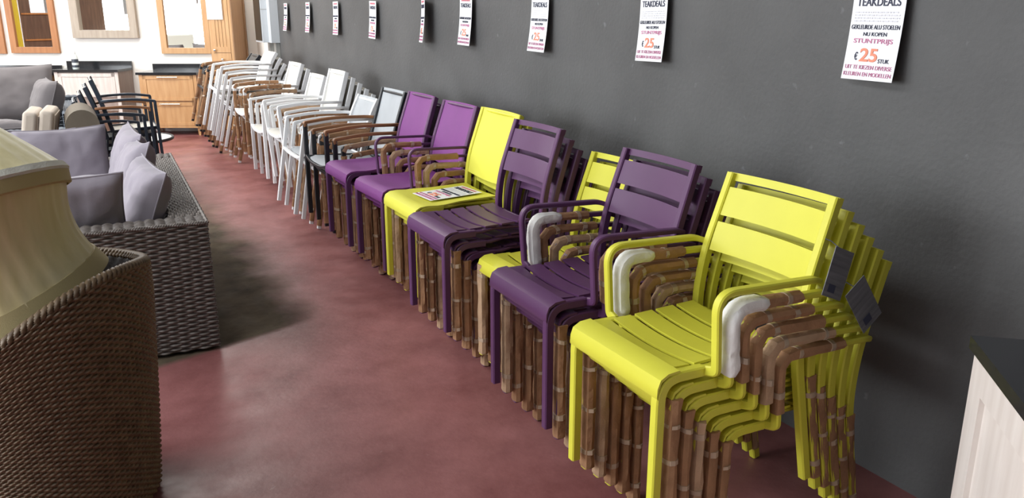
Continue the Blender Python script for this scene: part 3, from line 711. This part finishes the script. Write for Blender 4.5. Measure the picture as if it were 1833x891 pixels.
def paper_note(px0, px1, pyb, d, label):
    t0, z0 = pt(px0, pyb, d); t1, _ = pt(px1, pyb, d); w = t1-t0; h = .297
    r = wall_thing('price_sheet', label, 'sign', t0, d, 'price sheets on the bathroom furniture'); r.location.z = z0
    obj('sheet', G().box((0, -.001, 0), (w, 0, h)), M['sign'], r, smooth=False)
    g = G(); rnd = random.Random(int(px0))
    for k, zz in enumerate((.06, .11, .15, .17, .19, .21)):
        x = w*.1
        while x < w*.85: q = rnd.uniform(.01, .03); g.box((x, -.0018, zz), (min(w*.9, x+q), -.001, zz+.006)); x += q+.006
    obj('print', g, M['inkpale'], r, smooth=False)['kind'] = 'stuff'
paper_note(55, 81, 23, DW-.047, 'white price sheet taped on the teak framed mirror')
paper_note(196, 223, 26, DW-.067, 'white price sheet taped on the grey-brown framed mirror')
paper_note(325, 352, 7, DW-.047, 'white price sheet taped on the light oak mirror')
# tall oak cabinet
d0 = 10.70; t0, _ = pt(375, 60, d0); t1, _ = pt(416, 60, d0); w = t1-t0; dep = DW-d0-.02
tc_ = wall_thing('tall_oak_cabinet', 'tall narrow oak cabinet with plank door and drawer in the corner', 'cabinet', t0, d0)
zd = pt(400, 94, d0)[1]
obj('body', G().box((0, .016, .08), (w-.004, dep, 2.0)), M['oak_shaded'], tc_, smooth=False)
obj('face_frame', G().box((0, 0, .08), (.035, .018, 2.0)).box((w-.035, 0, .08), (w, .018, 2.0)).box((0, 0, 1.95), (w, .018, 2.0)), M['oak'], tc_, smooth=False)
dq = obj('door', G().box((.037, -.006, zd), (.08, .016, 1.94)).box((w-.08, -.006, zd), (w-.037, .016, 1.94)).box((.08, -.006, zd), (w-.08, .016, zd+.07)), M['oak'], tc_, smooth=False)
for k in range(3):
    a = .081+k*(w-.162)/3; obj('plank', G().box((a, .0, zd+.07), (a+(w-.162)/3-.006, .014, 1.94)), M['oak'], dq, smooth=False)
dr = obj('drawer', G().box((.037, -.006, zd-.17), (w-.037, .016, zd-.006)), M['oak'], tc_, smooth=False)
obj('lower_door', G().box((.037, -.006, .1), (w-.037, .016, zd-.18)), M['oak'], tc_, smooth=False)
def knob(par, x, z): obj('knob', G().lathe([(0, -.024), (.014, -.021), (.016, -.01), (.007, 0), (.007, .01)], 12), M['steel'], par).matrix_local = Matrix.Translation((x, -.016, z)) @ Matrix.Rotation(R(-90), 4, 'X')
knob(dq, .055, zd+.03); knob(dr, w/2, zd-.085)
for a, b in ((.12, .85), (.97, 1.9)): obj('side_panel', G().box((w-.004, .08, a), (w+.002, dep-.07, b)), M['oak_shaded'], tc_, smooth=False)
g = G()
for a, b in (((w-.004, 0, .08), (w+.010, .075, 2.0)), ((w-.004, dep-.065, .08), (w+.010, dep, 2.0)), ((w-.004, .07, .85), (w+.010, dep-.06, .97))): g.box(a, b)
obj('side_frame', g, M['oak_shaded'], tc_, smooth=False)
paper_note(371, 399, 35, d0-.01, 'white price sheet taped on the tall oak cabinet')
# spray bottle on the middle vanity
p = at_z(136, 124, .845); p = ew(pt(136, 122, 10.95)[0], 10.95, .8465)
bo = thing('cleaner_bottle', 'white plastic cleaner bottle with dark labels on the whitewashed vanity', 'bottle', p)
obj('body', G().lathe([(0, 0), (.036, 0), (.04, .01), (.04, .14), (.032, .17), (.016, .19), (.016, .20)], 20), M['bottle'], bo)
obj('cap', G().lathe([(0, .225), (.015, .225), (.019, .20), (.019, .195), (0, .195)], 16), M['white'], bo)
for a, b in ((.02, .05), (.08, .125)): obj('label', G().lathe([(.0405, a), (.0412, a), (.0412, b), (.0405, b)], 20), M['label'], bo)
# utility box on the corner wall
bx0 = at_x(487, 75, XW-.02); zb = bx0.z
ub = thing('utility_box', 'pale grey wall-mounted utility box with dark glass side near the corner', 'box', (XW, 10.35, zb))
obj('housing', G().box((-.17, 0, 0), (-.002, .40, .95)), M['box'], ub, smooth=False)
obj('lid_seam', G().box((-.173, -.002, .38), (-.001, .402, .386)), M['conduit'], ub, smooth=False)
obj('glass_front', G().box((-.176, .03, .02), (-.171, .37, .93)), M['boxdark'], ub, smooth=False)
obj('side_cover', G().box((-.10, -.14, 0), (-.002, 0, .95)), M['box'], ub, smooth=False)
obj('conduit', G().box((-.05, -.12, -zb+.002), (-.002, -.02, 0)), M['conduit'], ub, smooth=False)
obj('conduit', G().box((-.06, .16, -zb+.002), (-.002, .26, 0)), M['conduit'], ub, smooth=False)

# ------------------------------------------------------------------ far seating group
s2 = thing('blue_rattan_sofa', 'blue-grey woven rattan sofa with taupe cushions before the vanities', 'sofa', (.10, 8.55, 0))
kw = dict(cw=.05, rh=.02, amp=.006, su=4)
woven_block('near_arm', (-1.9, 0, .03), (.02, .14, .54), M['rattanblue'], s2, 'yXz', **kw)
woven_block('backrest', (-.13, .14, .03), (.02, 1.5, .66), M['rattanblue'], s2, 'Xxz', **kw)
woven_block('far_arm', (-1.9, 1.5, .03), (.02, 1.64, .70), M['rattanblue'], s2, 'yXz', **kw)
woven_block('seat_base', (-1.9, .14, .03), (-.13, 1.5, .26), M['rattanblue'], s2, 'x', **kw)
fg_ = 'cushions on the blue-grey sofa'
put_cushion('seat_cushion', 1.2, 1.3, .18, 'taupe', 13, (-.80, 9.36, .385), (0, 0, 0), 'broad taupe seat cushion on the blue-grey sofa', fg_)
put_cushion('back_cushion', .78, .56, .20, 'taupe', 11, (-.45, 9.72, .78), (R(72), 0, R(4)), 'large taupe back cushion on the blue-grey sofa', fg_)
put_cushion('back_cushion', .78, .56, .20, 'taupe', 12, (-1.32, 9.82, .76), (R(72), 0, 0), 'taupe back cushion farthest from the brown lounge end', fg_)
put_cushion('scatter_cushion', .56, .50, .24, 'taupe', 14, (-.16, 9.20, .70), (R(72), R(0), R(-80)), 'rounded taupe cushion against the side of the blue-grey sofa', fg_)
put_cushion('scatter_cushion', .62, .20, .14, 'taupe', 16, (-.62, 8.86, .545), (0, 0, 0), 'flat taupe cushion behind the near arm of the blue-grey sofa', fg_)
for k in range(2):
    o = obj('chair_pad', G().box((-.05, -.26, -.42), (.05, .26, .42)), M['beige'], angle=60)
    tag(o, ['beige chair pad propped on edge, farther from the brown lounge', 'beige chair pad propped on edge against the brown lounge'][k], 'cushion', 'beige pads propped on edge')
    md = o.modifiers.new('bevel', 'BEVEL'); md.width = .028; md.segments = 4
    q = obj('piping', G().tube([(.052, -.235, -.39), (.052, -.235, .39), (.052, .235, .39), (.052, .235, -.39)], .006, closed=True, lat=(1, 0, 0)), M['beige'], o)
    o.matrix_world = Matrix.Translation((-.300+k*.112, 7.42, .428+k*.004)) @ Matrix.Rotation(R(11), 4, 'Y') @ Matrix.Rotation(R(-4), 4, 'Z')
br = thing('rattan_lounge', 'brown rounded lounge end with dark woven front beside the beige pads', 'lounge', (.10, 7.10, 0))
prof = [(.12, 0)] + [(.12*math.cos(math.pi*k/14), .72+.13*math.sin(math.pi*k/14)) for k in range(15)] + [(-.12, 0)]
vs = [(x, y, z) for y in (0, .15, .3, .45, .6) for x, z in prof]; m_ = len(prof)
g = G().add(vs, [(i*m_+j, i*m_+j+1, (i+1)*m_+j+1, (i+1)*m_+j) for i in range(4) for j in range(m_-1)] + [tuple(range(4*m_, 5*m_)), tuple(range(m_))])
obj('cover', g, M['olive'], br, angle=60)
def lf(u, v):
    x = (u-.5)*.225; return Vector((x, -.012, .004+(.56+.12*math.sqrt(max(0, 1-(x/.12)**2)))*v)), Vector((0, -1, 0))
obj('woven_front', G().add(*weave(lf, 14, 34, .005, 4, 3)), M['rattandark'], br, angle=80, recalc=False)['kind'] = 'stuff'
mt = thing('low_table', 'low round table with white glass top and black rim beyond the dark armchairs', 'table', (.52, 8.72, 0))
obj('glass_top', G().lathe([(0, .382), (.36, .382), (.365, .388), (.36, .395), (0, .395)], 48), M['glasswhite'], mt)
obj('rim', G().lathe([(.36, .375), (.38, .375), (.385, .388), (.38, .40), (.366, .40), (.366, .38), (.36, .375)], 48), M['black'], mt)
for k in range(4):
    a = math.pi/4+k*math.pi/2; obj('leg', G().tube([(.30*math.cos(a), .30*math.sin(a), 0), (.28*math.cos(a), .28*math.sin(a), .38)], .014, lat=(1, 0, 0)), M['black'], mt)
for k in range(4):
    fr = sling_parts('metalgrey', 'greysling' if k % 2 else 'beigesling', 'teak' if k == 1 else 'metalgrey', False, k, .02, .10, .84)
    plant(fr, thing('metal_armchair', 'anthracite metal armchair%s, %s in the stack behind the lilac sofa' % (' with teak arms' if k == 1 else '', ORD[k]), 'chair', (.69-k*.05, 8.06, (3-k)*.058), R(-1), 'anthracite armchairs stacked behind the sofa'))
for o in [q for q in bpy.data.objects if q.name.startswith('metal_armchair')]: o.scale = (.82, 1, 1)

# ------------------------------------------------------------------ shop furniture that the mirrors show
cs = thing('cream_sofa', 'cream leather sofa across the shop, seen in the light oak mirror', 'sofa', (-5.4, 6.3, 0), R(-8))
for nm, lo, hi in (('seat_base', (-.45, -.9, .1), (.45, .9, .42)), ('backrest', (-.45, -.9, .42), (-.18, .9, 1.05)), ('armrest', (-.45, -1.1, .1), (.45, -.9, .62)), ('armrest', (-.45, .9, .1), (.45, 1.1, .62))):
    o = obj(nm, G().box(lo, hi), M['creamleather'], cs, smooth=False); md = o.modifiers.new('bevel', 'BEVEL'); md.width = .05; md.segments = 3
dc = thing('display_cabinet', 'dark wooden display cabinet across the shop, seen in the teak mirror', 'cabinet', (-6.2, 8.6, 0))
obj('body', G().box((0, 0, 0), (.45, 1.0, 2.2)), M['cabdark'], dc, smooth=False)
for z in (.5, 1.0, 1.5): obj('shelf_edge', G().box((.45, .03, z), (.47, .97, z+.03)), M['teakframe'], dc, smooth=False)
o = obj('banner', G().slab([[(-5.72+.015*math.sin(i*1.3), 9.64+.035*i, .7+1.5*j) for i in range(12)] for j in range(2)], Vector((.004, 0, 0))), M['banner']); tag(o, 'yellow hanging banner across the shop, seen in the teak mirror', 'banner')
sv = thing('vanity_display', 'grey wooden washstand across the shop, seen in the grey-brown mirror', 'cabinet', (-6.3, 7.35, 0))
obj('body', G().box((0, 0, .1), (.5, .95, .84)), M['greywood'], sv, smooth=False); obj('stone_top', G().box((-.02, -.02, .84), (.53, .97, .87)), M['stone'], sv, smooth=False)
for y in (.02, .89): obj('leg', G().box((.42, y, 0), (.47, y+.05, .1)), M['greywood'], sv, smooth=False)
obj('back_panel', G().box((-.02, 0, .87), (.0, .95, 1.9)), M['cabdark'], sv, smooth=False)
